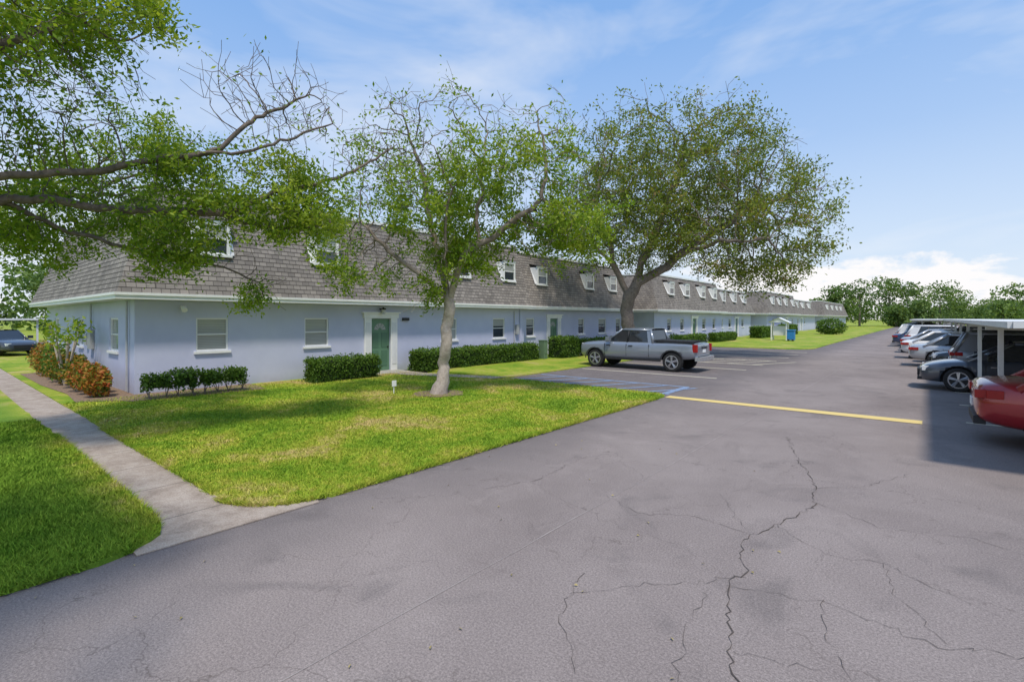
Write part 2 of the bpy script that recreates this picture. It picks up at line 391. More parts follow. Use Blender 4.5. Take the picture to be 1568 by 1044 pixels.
def bare3(Q):
    d=((Q-np.array([-8.7,4.3,6.1]))/np.array([1.4,1.8,1.15])); k=(d**2).sum(1)
    r=np.where(k<1,.02,1.0); d=((Q-np.array([-8.3,6.0,5.3]))/np.array([1.0,1.3,1.0])); r=np.where((d**2).sum(1)<1,.22,r); return r
tree('overhanging_tree',limbs,at,.13,.8,.195,.15,.004,M['bark3'],M['leafA'],.086,24,.11,bare3,.012,2,.38,.39)
# ------------------------------------------------------------ ground
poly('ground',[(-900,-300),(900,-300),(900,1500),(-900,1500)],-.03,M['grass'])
poly('asphalt_road',[(-7.2,-60),(9,-60),(9,420),(-6.6,420),(-6.6,47),(-6.6,38.6),(-13.6,38.5),(-13.6,35),(-11.8,33),(-11.8,13.0),(-7.2,13.0)],0,M['asphalt'])
def arc(cx,cy,r,a0,a1,n=8): return [(cx+r*math.cos(math.radians(a0+(a1-a0)*i/n)),cy+r*math.sin(math.radians(a0+(a1-a0)*i/n))) for i in range(n+1)]
def wob(pts,s=.025): return [(x+random.uniform(-s,s),y+random.uniform(-s,s)) for x,y in pts]
edge=[(-5.4,3.15+.25*i) for i in range(38)]
LZ=.04
lawnA=[(-60,2.28)]+wob([(-16+.3*i,2.28) for i in range(30)],.018)+[(-6.9,2.27)]+arc(-6.3,3.1,.85,-90,0,7)[1:]+wob(edge)+arc(-5.9,12.75,.5,0,90,5)+[(-11.4,13.25),(-14.6,12.35),(-16.5,12.35),(-16.5,2.9),(-60,2.9)]
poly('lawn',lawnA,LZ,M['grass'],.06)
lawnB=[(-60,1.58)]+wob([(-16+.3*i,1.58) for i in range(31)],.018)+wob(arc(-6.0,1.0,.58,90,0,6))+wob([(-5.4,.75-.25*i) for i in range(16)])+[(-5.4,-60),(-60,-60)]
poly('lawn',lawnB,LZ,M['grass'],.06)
poly('lawn',[(-16.8,13.3)]+wob([(-11.4,13.35+i) for i in range(20)])+[(-11.4,34),(-13.3,36.2),(-13.3,37.2),(-17,37.2)],LZ,M['grass'],.06)
poly('lawn',[(-18,37.2),(-13.3,37.2)]+[(-13.3,38.1),(-8,38.2)]+arc(-8,40.2,2,-90,0,6)+[(-6.1,47),(-6.3,100),(-6.3,410),(-18,410)],LZ,M['grass'],.06)
poly('sidewalk',[(-60,1.50),(-6.6,1.50),(-5.95,1.45),(-5.55,1.25),(-5.36,1.25),(-5.33,2.95),(-5.5,3.0),(-6.3,2.4),(-60,2.35)],.016,M['walk'],.012)
poly('entry_path',[(-16.5,11.4),(-14.6,11.5),(-11.4,12.7),(-11.35,13.35),(-14.6,12.4),(-16.5,12.4)],.055,M['walk'])
poly('mulch_bed',wob([(-26,2.45),(-21,2.5),(-18,2.6),(-16.1,2.55),(-15.6,3.2),(-15.1,3.5)],.05)+[(-14.9,6.6),(-16.6,6.8),(-16.6,3.9),(-26,3.9)],.052,M['mulch'])
poly('mulch_bed',wob(arc(-10.3,9.2,.68,0,340,18),.06),.056,M['mulch'])
b=MB(); b.face([(-5.38,12.80,.008),(-.08,12.82,.008),(-.08,13.24,.008),(-5.38,13.14,.008)]); b.obj('speed_line_marking',[M['yellow']])
b=MB()
b.box(-11.2,-5.5,13.35,13.47,.003,.008); b.box(-11.2,-5.6,15.1,15.22,.003,.008)
for i in range(6):
    x=-11+i*.95; b.face([(x,13.47,.009),(x+.14,13.47,.009),(x+.97,15.1,.009),(x+.83,15.1,.009)])
b.face([(-5.75,13.47,.0095),(-5.55,13.47,.0095),(-5.55,15.1,.0095),(-5.75,15.1,.0095)])
b.obj('accessible_bay_marking',[M['blue']])
b=MB()
for y in (18.0,21.7,24.4,27.1,29.8,32.5,35.2): b.box(-11.2,-5.7,y,y+.13,.002,.006)
for i in range(4):
    x=-9.5+i*1.1; b.face([(x,24.5,.0065),(x+.14,24.5,.0065),(x+1.4,27.1,.0065),(x+1.26,27.1,.0065)])
for y in (13.6,16.3,19.0,21.7,24.4,27.1,29.8): b.box(.6,5.6,y-.05,y+.05,.002,.006)
b.obj('parking_line_marking',[M['linew']])
def strip(pts,w,z=.006,jit=.03,seg=.08):
    out=[]
    for i in range(len(pts)-1):
        p=Vector(pts[i]);q=Vector(pts[i+1]);k=max(1,int((q-p).length/seg))
        for j in range(k): out.append(p.lerp(q,j/k)+Vector((random.gauss(0,jit),random.gauss(0,jit))))
    out.append(Vector(pts[-1])); bb=MB()
    L=[]
    for i,p in enumerate(out):
        d=(out[min(i+1,len(out)-1)]-out[max(0,i-1)]); d.normalize(); nrm=Vector((-d.y,d.x))*w*random.uniform(.15,1)
        L.append((p+nrm,p-nrm))
    for (a,c),(d,e) in zip(L[:-1],L[1:]): bb.face([(a.x,a.y,z),(c.x,c.y,z),(e.x,e.y,z),(d.x,d.y,z)])
    return bb
B=MB()
def addm(o):
    n=len(B.v); B.v+=o.v; B.f+=[tuple(i+n for i in f) for f in o.f]; B.m+=o.m; B.uv+=o.uv
for pts,w in (([(-1.9,9.9),(-1.64,8.95),(-1.08,7.22),(-.98,6.37),(-1.21,5.5),(-1.35,5.0),(-1.17,4.4),(-1.23,4.16),(-.96,3.27),(-.81,2.9),(-.7,2.2)],.0065),
   ([(-1.3,5.2),(-1.9,5.3),(-2.4,5.0),(-3.1,5.3)],.003),([(-1.2,4.1),(-.6,4.3),(.1,4.2),(.9,4.7)],.003),([(-1.15,4.3),(-1.7,3.7),(-2.1,3.2)],.003),([(-4.2,4.5),(-3.9,5.2),(-4.0,6.4),(-3.7,7.1)],.004),
   ([(-1.0,6.6),(-.3,6.2),(.3,6.5),(1.0,6.1)],.003),([(-1.2,5.6),(-.7,5.2),(-.3,5.3),(.4,4.9)],.0028),([(-.96,3.3),(-.4,3.5),(.2,3.3),(.8,3.6)],.002),([(-.6,4.3),(-.5,3.8),(-.3,3.45)],.002),([(-.3,5.3),(-.2,4.8),(.1,4.25)],.002),([(-1.1,7.2),(-1.6,6.9),(-1.9,6.2),(-1.4,5.3)],.002),([(-1.3,3.9),(-1.25,3.3),(-1.1,2.8)],.002),
   ([(-1.1,7.1),(-.6,7.6),(-.2,8.6)],.003),([(-2.2,3.5),(-2.0,2.9),(-1.6,2.5)],.0025)):
    addm(strip(pts,w,jit=.02,seg=.06))
B.obj('asphalt_cracks',[M['crack']])
strip([(-2.9,-2),(-2.85,5),(-2.8,30)],.006,z=.004,jit=.003,seg=.5).obj('paving_seam',[M['seam']])
def inpoly(P,poly):
    x,y=P[:,0],P[:,1]; c=np.zeros(len(P),bool); n=len(poly)
    for i in range(n):
        x1,y1=poly[i]; x2,y2=poly[(i+1)%n]
        if y1==y2: continue
        m=((y1>y)!=(y2>y))&(x<(x2-x1)*(y-y1)/(y2-y1)+x1); c^=m
    return c
def blades(name,pol,n,xr,yr,hh):
    P0=np.column_stack([rng.uniform(*xr,n*3),rng.uniform(*yr,n*3)]); P0=P0[inpoly(P0,pol)]
    d=np.hypot(P0[:,0],P0[:,1]); P0=P0[rng.random(len(P0))<np.clip((7.0/d)**2,.0,1)][:n]; k=len(P0)
    d=np.hypot(P0[:,0],P0[:,1])
    th=rng.uniform(0,6.28,k); w=rng.uniform(.004,.007,k)*np.clip(d/6,1,2.2); h=hh*rng.uniform(.5,1.3,k); le=rng.normal(size=(k,2))*h[:,None]*.6
    V=np.zeros((k,3,3)); V[:,:,2]=LZ
    V[:,0,0]=P0[:,0]-np.cos(th)*w; V[:,0,1]=P0[:,1]-np.sin(th)*w; V[:,1,0]=P0[:,0]+np.cos(th)*w; V[:,1,1]=P0[:,1]+np.sin(th)*w
    V[:,2,:2]=P0+le; V[:,2,2]=LZ+h
    npmesh(name,V.reshape(-1,3),np.arange(k*3).reshape(k,3),M['blade'],rng.random(k))
blades('grass_blades',lawnA,150000,(-16.2,-5.35),(2.2,13.3),.032)
blades('grass_blades',lawnB,90000,(-14,-5.3),(-1.0,1.65),.042)
def edgeblades(name,segs,n,hh):
    Q=[]
    for (p,q) in segs:
        L=math.hypot(q[0]-p[0],q[1]-p[1]); m=int(n*L); t=rng.random(m)[:,None]; Q.append(np.array(p)+t*(np.array(q)-np.array(p))+rng.normal(size=(m,2))*.02)
    P0=np.vstack(Q); k=len(P0); th=rng.uniform(0,6.28,k); w=rng.uniform(.004,.007,k); h=hh*rng.uniform(.4,1.3,k); le=rng.normal(size=(k,2))*h[:,None]*.9
    V=np.zeros((k,3,3)); V[:,:,2]=.012
    V[:,0,0]=P0[:,0]-np.cos(th)*w; V[:,0,1]=P0[:,1]-np.sin(th)*w; V[:,1,0]=P0[:,0]+np.cos(th)*w; V[:,1,1]=P0[:,1]+np.sin(th)*w
    V[:,2,:2]=P0+le; V[:,2,2]=.02+h
    npmesh(name,V.reshape(-1,3),np.arange(k*3).reshape(k,3),M['blade'],rng.random(k))
edgeblades('grass_edge_tufts',[((-12,2.27),(-6.5,2.27)),((-12,1.59),(-6.2,1.59)),((-5.4,3.2),(-5.4,12.4)),((-5.4,-1),(-5.4,.9)),((-6.1,1.58),(-5.45,1.2))]+[(a,c) for a,c in zip(arc(-6.3,3.1,.87,-90,0,7)[:-1],arc(-6.3,3.1,.87,-90,0,7)[1:])],800,.055)
C=np.column_stack([rng.uniform(-5.3,-1,40),rng.uniform(.3,8,40),np.full(40,.012)])
th=rng.uniform(0,6.28,40); VV=np.zeros((40,4,3))
for k,(dx,dy) in enumerate(((-1,0),(0,-.5),(1,0),(0,.5))):
    VV[:,k,0]=C[:,0]+(dx*np.cos(th)-dy*np.sin(th))*.018; VV[:,k,1]=C[:,1]+(dx*np.sin(th)+dy*np.cos(th))*.018; VV[:,k,2]=.012+.01*(k==1)
npmesh('fallen_leaves',VV.reshape(-1,3),np.arange(160).reshape(40,4),simple('dry_leaf',(.35,.28,.12),.8,.3))
# ------------------------------------------------------------ buildings
def wall(b,mp,u0,u1,z0,z1,ops,mi,dep=.1):
    us=sorted({u0,u1}|{o[0] for o in ops}|{o[1] for o in ops}); zs=sorted({z0,z1}|{o[2] for o in ops}|{o[3] for o in ops})
    for i in range(len(us)-1):
        for j in range(len(zs)-1):
            cu=(us[i]+us[i+1])/2; cz=(zs[j]+zs[j+1])/2
            if any(o[0]<cu<o[1] and o[2]<cz<o[3] for o in ops): continue
            b.face([mp(us[i],zs[j],0),mp(us[i+1],zs[j],0),mp(us[i+1],zs[j+1],0),mp(us[i],zs[j+1],0)],mi)
    for a,c,z,w in ops:
        for p,q in (((a,z),(c,z)),((c,z),(c,w)),((c,w),(a,w)),((a,w),(a,z))):
            b.face([mp(p[0],p[1],0),mp(q[0],q[1],0),mp(q[0],q[1],dep),mp(p[0],p[1],dep)],mi)
def mbox(b,mp,u0,u1,z0,z1,d0,d1,mi):
    p=mp(u0,z0,d0); q=mp(u1,z1,d1); b.box(p[0],q[0],p[1],q[1],p[2],q[2],mi)
def window(b,mp,u0,u1,z0,z1,blind=True):
    t=.045
    b.face([mp(u0,z0,.085),mp(u1,z0,.085),mp(u1,z1,.085),mp(u0,z1,.085)],2 if blind else 1)
    mbox(b,mp,u0,u0+t,z0,z1,.03,.083,0); mbox(b,mp,u1-t,u1,z0,z1,.03,.083,0)
    mbox(b,mp,u0+t,u1-t,z1-t,z1,.03,.083,0); mbox(b,mp,u0+t,u1-t,z0,z0+t,.03,.083,0)
    zm=(z0+z1)/2; mbox(b,mp,u0+t,u1-t,zm-.02,zm+.02,.04,.083,0)
    if not blind: b.face([mp(u0+t,zm+.1,.084),mp(u1-t,zm+.1,.084),mp(u1-t,z1-t,.084),mp(u0+t,z1-t,.084)],2)
    mbox(b,mp,u0-.06,u1+.06,z0-.075,z0-.003,-.06,.02,0)
def door(b,mp,u0,u1,zt):
    mbox(b,mp,u0,u1,.06,zt,.07,.11,3)
    w=u1-u0
    for i in range(2):
        a=u0+.1+i*(w/2-.03); c=a+w/2-.17
        for z0,z1 in ((.25,.85),(.98,1.55)): 
            mbox(b,mp,a,c,z0,z1,.055,.068,4)
    cu=(u0+u1)/2
    for i in range(5):
        a0=math.pi*(i+.08)/5; a1=math.pi*(i+.92)/5; r0,r1=.08,.27
        b.face([mp(cu+r0*math.cos(a0),1.66+r0*math.sin(a0),.06),mp(cu+r1*math.cos(a0),1.66+r1*math.sin(a0),.06),mp(cu+r1*math.cos(a1),1.66+r1*math.sin(a1),.06),mp(cu+r0*math.cos(a1),1.66+r0*math.sin(a1),.06)],2)
    for a,c in ((u0-.31,u0-.003),(u1+.003,u1+.31)):
        mbox(b,mp,a,c,0.05,zt+.02,-.05,.02,0); mbox(b,mp,a+.05,c-.05,.3,zt-.15,-.062,-.052,5)
    mbox(b,mp,u0-.36,u1+.36,zt+.023,zt+.2,-.08,.02,0); mbox(b,mp,u0-.42,u1+.42,zt+.203,zt+.26,-.13,.02,0)
    mbox(b,mp,u0-.3,u1+.3,.0,.057,-.9,.1,6)
    mbox(b,mp,u1-.1,u1-.06,.95,1.02,.03,.066,7)
def building(X0,Y0,Y1,depth,ops,doors,dorm,ztop,eops=(),oh=.5,far=False,name='apartment_building'):
    e=empty(name,(X0-depth/2,(Y0+Y1)/2,0)); X1=X0-depth
    fm=lambda u,z,d:(X0-d,u,z); em=lambda u,z,d:(u,Y0+d,z)
    zw=2.62
    b=MB(); wall(b,fm,Y0,Y1,0,zw,[(o[0],o[1],o[2],o[3]) for o in ops]+[(d[0],d[1],0,d[2]) for d in doors],0)
    wall(b,em,X1,X0,0,zw,[(o[0],o[1],o[2],o[3]) for o in eops],0)
    b.face([(X1,Y0,0),(X1,Y1,0),(X1,Y1,zw),(X1,Y0,zw)]); b.face([(X0,Y1,0),(X1,Y1,0),(X1,Y1,zw),(X0,Y1,zw)])
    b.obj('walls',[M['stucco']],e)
    b=MB()
    for o in ops: window(b,fm,*o[:4],blind=o[4] if len(o)>4 else True)
    for o in eops: window(b,em,*o[:4])
    for d in doors: door(b,fm,*d)
    b.obj('windows_and_doors',[M['white'],M['glass'],M['blinds'],M['door'],M['doordk'],M['soffit'],M['concrete_step'],M['dark']],e)
    a0,a1,c0,c1=X1-oh,X0+oh,Y0-oh,Y1+.02
    b=MB(); b.box(a0+.02,a1-.02,c0+.02,c1,zw+.003,zw+.05,1)
    b.box(a1-.02,a1+.02,c0-.02,c1,zw-.0,zw+.16,0); b.box(a0-.02,a1-.023,c0-.02,c0+.02,zw-.0,zw+.16,0)
    b.box(a1+.021,a1+.05,c0-.05,c1,zw+.1,zw+.17,0); b.box(a0-.02,a1+.02,c0-.05,c0-.021,zw+.1,zw+.17,0)
    b.obj('eave_fascia',[M['white'],M['soffit']],e)
    z0=zw+.16; ins=1.1; b=MB(); sl=math.hypot(ins,ztop-z0)
    i0,i1,j0,j1=a0+ins,a1-ins,c0+ins,c1
    b.face([(a1,c0,z0),(a1,c1,z0),(i1,j1,ztop),(i1,j0,ztop)],0,[(c0,0),(c1,0),(j1,sl),(j0,sl)])
    b.face([(a0,c0,z0),(a1,c0,z0),(i1,j0,ztop),(i0,j0,ztop)],0,[(a0,0),(a1,0),(i1,sl),(i0,sl)])
    b.face([(a0,c1,z0),(a0,c0,z0),(i0,j0,ztop),(i0,j1,ztop)],0,[(c1,0),(c0,0),(j0,sl),(j1,sl)])
    b.face([(a1,c1,z0),(a0,c1,z0),(i0,j1,ztop),(i1,j1,ztop)],0,[(a1,0),(a0,0),(i0,sl),(i1,sl)])
    b.face([(i0,j0,ztop-.1),(i1,j0,ztop-.1),(i1,j1,ztop-.1),(i0,j1,ztop-.1)],1)
    nr=int(sl/.15)
    for k in range(1,nr):
        t=k/nr; z=z0+t*(ztop-z0); x=a1-ins*t; y=c0+ins*t
        b.box(x-.02,x+.006,y,c1-.001,z,z+.012,0); b.box(a0+ins*t,x-.021,y-.006,y+.02,z,z+.012,0)
    b.obj('mansard_roof',[M['shingle'],M['roofflat']],e)
    b=MB(); b.box(i1-.06,i1+.07,j0-.07,j1,ztop-.02,ztop+.1,0); b.box(i0-.07,i1-.063,j0-.07,j0+.06,ztop-.02,ztop+.1,0)
    b.obj('parapet_cap',[M['white']],e)
    b=MB(); w=.46
    for y in dorm:
        zb,zt=4.02,4.98; xf=X0+.14
        sx=lambda z:a1-ins*(z-z0)/(ztop-z0)
        for s in (-1,1):
            yy=y+s*w
            b.face([(xf,yy,zb),(xf,yy,zt),(sx(zt)-.02,yy,zt),(sx(zb)-.02,yy,zb)],0)
            b.face([(xf,yy,zb),(xf,yy,zt),(sx(zt)+.03,yy+s*.14,zt-.02),(sx(zb)+.03,yy+s*.14,zb+.02)],3)
        b.box(xf-.06,xf+.03,y-w-.03,y+w+.03,zt,zt+.06,0)
        b.face([(xf+.05,y-w-.1,zt+.062),(xf+.05,y+w+.1,zt+.062),(sx(zt+.2)-.05,y+w+.1,zt+.2),(sx(zt+.2)-.05,y-w-.1,zt+.2)],2)
        b.box(xf-.06,xf+.05,y-w-.05,y+w+.05,zb-.06,zb,0)
        b.face([(xf-.03,y-w,zb),(xf-.03,y+w,zb),(xf-.03,y+w,zt),(xf-.03,y-w,zt)],1)
        for p,q in ((y-w,y-w+.09),(y+w-.09,y+w)): b.box(xf-.028,xf+.01,p,q,zb,zt,0)
        b.box(xf-.028,xf+.01,y-w+.09,y+w-.09,zt-.08,zt,0); b.box(xf-.028,xf+.01,y-w+.09,y+w-.09,zb,zb+.06,0); b.box(xf-.028,xf,y-w+.09,y+w-.09,(zb+zt)/2-.02,(zb+zt)/2+.02,0)
        if not far: b.face([(xf-.027,y-w+.09,(zb+zt)/2+.02),(xf-.027,y+w-.09,(zb+zt)/2+.02),(xf-.027,y+w-.09,zt-.08),(xf-.027,y-w+.09,zt-.08)],4)
    if dorm: b.obj('dormer_windows',[M['white'],M['glass'],M['shingle'],M['soffit'],M['blinds']],e)
    return e
W=lambda a,c,bl=True:(a,c,1.14,2.12,bl)
e=building(-16.5,3.8,20.75,14,[W(5.28,6.16),W(8.6,9.5),W(14.9,15.85),W(18.3,19.2,False)],[(11.27,12.17,2.1)],[5.7,9.35,16.1,19.4],5.9,
   eops=[(-19.2,-18.2,1.14,2.12),(-23.6,-22.9,1.14,2.12),(-28.5,-27.6,1.14,2.12)])
b=MB()
b.box(-16.49,-16.2,11.65,11.75,2.45,2.5,0); b.tube((-16.3,11.7,2.28),(-16.3,11.7,2.46),.07,.09,6,1); b.tube((-16.3,11.7,2.46),(-16.3,11.7,2.55),.1,.02,6,0)
b.box(-16.49,-16.4,12.75,13.05,2.02,2.14,0)
b.obj('entry_lantern',[M['dark'],M['trimgrey']],e)
b=MB(); b.tube((-16.5,4.9,2.45),(-16.3,4.9,2.42),.03,.03,8); b.tube((-16.3,4.9,2.42),(-16.2,4.9,2.34),.07,.08,8)
b.obj('flood_light',[M['white']],e)
b=MB(); b.box(-16.49,-16.41,20.35,20.45,0.05,2.6,0); b.box(-16.49,-16.35,20.0,20.2,1.3,1.8,1); b.tube((-16.44,19.9,.1),(-16.44,19.9,2.5),.025,.025,6,1)
b.box(-21.6,-21.2,3.68,3.79,1.1,1.75,1); b.box(-22.2,-21.9,3.7,3.79,1.2,1.6,1); b.tube((-21.4,3.74,1.7),(-21.4,3.74,2.6),.03,.03,6,1); b.tube((-17.0,3.74,.1),(-17.0,3.74,2.6),.03,.03,6,1)
b.obj('downspout_and_meters',[M['stucco'],M['metalgrey']],e)
building(-16.85,20.8,33.2,14,[W(21.4,22.15,False),W(26.7,27.4,False),W(29.2,30.2,False),W(31.6,32.3,False)],[(23.6,24.4,2.1)],[22.7,27.9,31.0],5.75)
building(-15.6,35.2,51,14,[W(37.6,38.4,False),W(40.3,41.1,False),W(45.5,46.4,False),W(48.3,49.1,False)],[(43,43.9,2.1)],[38.2,41.5,45.4,48.6],5.5)
building(-17.0,53,67,14,[W(55,56,False),W(58,59,False),W(63,64,False)],[(60.5,61.4,2.1)],[56,60,64],5.3,far=True)
building(-15.6,69,88,14,[W(72,73,False),W(77,78,False),W(84,85,False)],[(80,80.9,2.1)],[72,76,80,85],5.6,far=True)
building(-16.8,91,112,14,[W(95,96,False),W(101,102,False)],[(98,98.9,2.1)],[95,100,106],5.3,far=True)
building(-15.8,115,150,14,[W(120,121,False),W(130,131,False)],[(125,125.9,2.1)],[120,127,134,141],5.6,far=True)
# ------------------------------------------------------------ hedges & shrubs
def leafbox(name,x0,x1,y0,y1,z0,z1,n,size,mat,core=True,round_=.1,stems=False):
    e=empty(name,((x0+x1)/2,(y0+y1)/2,0))
    P0=rng.random((n*2,3)); f=rng.integers(0,5,n*2)
    for ax,val,k in ((0,1,0),(0,1,1),(1,0,2),(1,1,3),(2,1,4)): P0[f==k,ax]=val
    P0[f==1,0]=1
    q=np.array([x0,y0,z0])+P0*np.array([x1-x0,y1-y0,z1-z0])
    c=np.array([(x0+x1)/2,(y0+y1)/2,(z0+z1)/2]); nz=vnoise(q,2.2)
    q=q+rng.normal(size=q.shape)*.045+(nz-.5)[:,None]*np.sign(q-c)*round_*1.4
    keep=(vnoise(q,3.7)>.22)|(rng.random(n*2)<.4); q=q[keep][:n]; nz=nz[keep][:n]
    leaves('foliage',q,size,mat,np.clip(rng.normal(.5,.22,len(q))+(q[:,2]-z0)/(z1-z0)*.25-.1,0,1),e,.6)
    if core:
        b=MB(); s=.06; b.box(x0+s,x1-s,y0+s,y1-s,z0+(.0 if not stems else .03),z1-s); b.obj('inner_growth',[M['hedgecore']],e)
    if stems:
        b=MB(); y=y0+.1
        while y<y1:
            for k in range(3): b.tube(((x0+x1)/2,y,.04),((x0+x1)/2+random.uniform(-.2,.2),y+random.uniform(-.2,.2),z0+.15),.012,.008,5)
            y+=.35
        b.obj('stems',[M['bark2']],e)
    return e
for k in range(4):
    y=3.75+k*.62
    leafbox('viburnum_shrub',-15.5,-15.05,y,y+.48+random.uniform(-.04,.06),.3,.66+random.uniform(-.04,.05),1200,.075,M['leafH'],True,.16,stems=True)
leafbox('trimmed_hedge',-15.7,-15.0,8.2,10.55,.05,.78,6500,.07,M['leafH'])
leafbox('trimmed_hedge',-15.9,-15.2,12.7,20.3,.05,.8,15000,.08,M['leafH'])
leafbox('trimmed_hedge',-15.6,-14.6,21.6,23.2,.05,1.1,3500,.09,M['leafH'])
leafbox('trimmed_hedge',-16.3,-15.6,25.2,32.5,.05,.85,8000,.09,M['leafH'])
leafbox('trimmed_hedge',-14.9,-14.2,37,42.5,.05,.8,4000,.11,M['leafH'])
leafbox('trimmed_hedge',-14.9,-14.2,45,51,.05,.8,4000,.12,M['leafH'])
leafbox('trimmed_hedge',-14.6,-13.4,57,62,.05,1.2,4000,.14,M['leafH'])
leafbox('trimmed_hedge',-14.6,-13.4,70,76,.05,1.3,3000,.16,M['leafH'])
def bush(name,c,r,n,size,mat,vm=.5,parent=None):
    e=parent or empty(name,(c[0],c[1],0))
    p=rng.normal(size=(n,3)); p/=np.linalg.norm(p,axis=1)[:,None]; nz=vnoise(p*1.0+np.array(c),2.0)
    p=p*(rng.uniform(.6,1,(n,1))+(nz-.5)[:,None]*.5)*np.array(r)+np.array(c); p=p[p[:,2]>.05]
    leaves('foliage',p,size,mat,np.clip(rng.normal(vm,.28,len(p)),0,1),e,.45)
    b=MB()
    for k in range(4): b.tube((c[0],c[1],.03),(c[0]+random.uniform(-.5,.5)*r[0],c[1]+random.uniform(-.5,.5)*r[1],c[2]),.015,.008,5)
    b.obj('stems',[M['bark2']],e); return e
for x,y,r,h in ((-16.7,3.05,.36,.66),(-17.5,3.1,.4,.74),(-18.4,3.05,.42,.8),(-19.5,3.1,.42,.8),(-20.6,3.1,.5,.95),(-21.6,3.1,.5,.95)):
    bush('croton_shrub',(x,y,h*.62),(r,r,h*.55),900,.12,M['leafC'],.6 if x>-19 else .35)
for x in (-22.8,-24.2,-25.6): bush('green_shrub',(x,3.1,.65),(.75,.45,.6),1300,.1,M['leafC'] if x<-24 else M['leafH'],.5)
e=empty('plumeria_tree',(-20.4,2.95,0)); b=MB(); tipl=[]
for k in range(7):
    a=k*.9; p=Vector((-20.4,2.95,.03)); q=p+Vector((math.cos(a)*.25,math.sin(a)*.15,.8)); r=q+Vector((math.cos(a)*.5,math.sin(a)*.2,.7+.2*(k%3)))
    b.tube(p,q,.035,.03,6); b.tube(q,r,.03,.02,6); tipl.append(r)
b.obj('stems',[M['bark1']],e)
C=np.vstack([np.array(t)+rng.normal(size=(45,3))*.14 for t in tipl]); leaves('foliage',C,.2,M['leafA'],rng.random(len(C)),e,.35)
bush('round_shrub',(-9.9,78,1.0),(1.7,1.7,1.1),3000,.25,M['leafH'],.6)
bush('round_shrub',(-13.5,33.5,.6),(.6,.6,.5),1200,.11,M['leafH'],.7)
# ------------------------------------------------------------ distant trees
def mass(name,lst,size,mat,per=2600):
    cs=[];vs=[]; b=MB()
    for x,y,h,r in lst:
        for k in range(20):
            a=random.uniform(0,6.28); zf=random.uniform(.16,.88); rr=random.uniform(.1,.95)*r*(1.1-zf*.6); c=np.array([x+math.cos(a)*rr,y+math.sin(a)*rr,h*zf])
            s=r*random.uniform(.2,.46); m=per//20; p=rng.normal(size=(m,3)); p/=np.linalg.norm(p,axis=1)[:,None]
            q=c+p*np.array([s,s,s*.7])*rng.uniform(.7,1.1,(m,1)); q=q[(q[:,2]<h*1.05)&(q[:,2]>.1)]
            cs.append(q); vs.append(np.clip(rng.normal(.42,.18,len(q))+random.uniform(-.22,.22),0,1))
        b.tube((x,y,0),(x,y,h*.6),.3,.15,7)
    e=empty(name,(lst[0][0],lst[0][1],0)); b.obj('trunks',[M['bark2']],e)
    leaves('foliage',np.vstack(cs),size,mat,np.concatenate(vs),e,.7)
mass('distant_tree_line',[(-19,163,11,6),(-14.5,168,14.2,8),(-8.5,180,15.5,9),(-3,186,12,6),(3,205,14,10),(8,235,11,7),(11,262,8,8),(12,205,5,4),(17,240,9,8),(-24,172,9,6),(-2,172,7,5),(-6,158,5,4)],.6,M['leafD'],3000)
mass('distant_tree_line',[(10.5,126,5.6,3.0),(12.5,114,8.8,5),(14,100,6.2,3.2),(16,86,9,5),(19,75,5.5,4),(13,140,5.5,4),(13,157,6.5,4),(22,62,7.5,4.5),(26,50,6,4),(13,172,7,5)],.4,M['leafD'])
mass('distant_tree_line',[(-55,8,6.5,3.5),(-62,2,8,4),(-50,16,7,4),(-70,-4,8,5),(-66,9,9,5),(-46,-6,6,3),(-35,30,8,4),(-40,22,8,4),(-58,-6,7,4)],.3,M['leafD'],3500)
mass('distant_tree_line',[(x,430+random.uniform(-20,20),random.uniform(9,15),16) for x in range(-120,260,26)],1.8,M['leafD'],700)
mass('distant_tree_line',[(-130+random.uniform(-8,8),y,random.uniform(9,13),11) for y in range(-120,90,17)],1.2,M['leafD'],900)
# ------------------------------------------------------------ mail kiosk, bin, utility, yard sign
e=empty('mail_kiosk',(-10.9,53.5,0)); b=MB()
for x in (-11.6,-10.3):
    for y in (53.1,53.9): b.box(x-.05,x+.05,y-.05,y+.05,.04,1.75)
b.box(-11.5,-10.4,53.3,53.7,.5,1.4,1)
b.face([(-11.8,53,1.75),(-10.1,53,1.75),(-10.95,53,2.15)],0); b.face([(-11.8,54,1.75),(-10.1,54,1.75),(-10.95,54,2.15)],0)
b.face([(-11.9,52.9,1.73),(-10.95,52.9,2.2),(-10.95,54.1,2.2),(-11.9,54.1,1.73)],2); b.face([(-10.0,52.9,1.73),(-10.95,52.9,2.2),(-10.95,54.1,2.2),(-10.0,54.1,1.73)],2)
b.obj('shelter',[M['white'],M['soffit'],M['white']],e)
b=MB(); e=empty('recycling_bin',(-9.7,52,0)); b.box(-10.0,-9.4,51.7,52.3,.12,.98); b.box(-10.05,-9.35,51.65,52.35,.983,1.08,0); b.tube((-9.95,51.75,.14),(-9.8,51.75,.14),.1,.1,10,1); b.tube((-9.6,51.75,.14),(-9.45,51.75,.14),.1,.1,10,1)
b.obj('bin_body',[simple('blue_plastic',(.03,.2,.5),.4),M['dark']],e,bevel=.03)
b=MB(); e=empty('utility_box',(-15.2,20.75,0)); b.box(-15.4,-15.05,20.6,20.9,.04,.95); b.box(-15.42,-15.03,20.58,20.92,.953,1.0); b.box(-15.048,-15.03,20.65,20.85,.3,.85,0); b.obj('cabinet',[M['util']],e,bevel=.015)
b=MB(); e=empty('yard_sign',(-11.3,8.45,0)); b.box(-11.31,-11.29,8.44,8.46,.03,.3); b.box(-11.29,-11.275,8.38,8.52,.24,.4); b.obj('sign_panel',[M['white']],e)
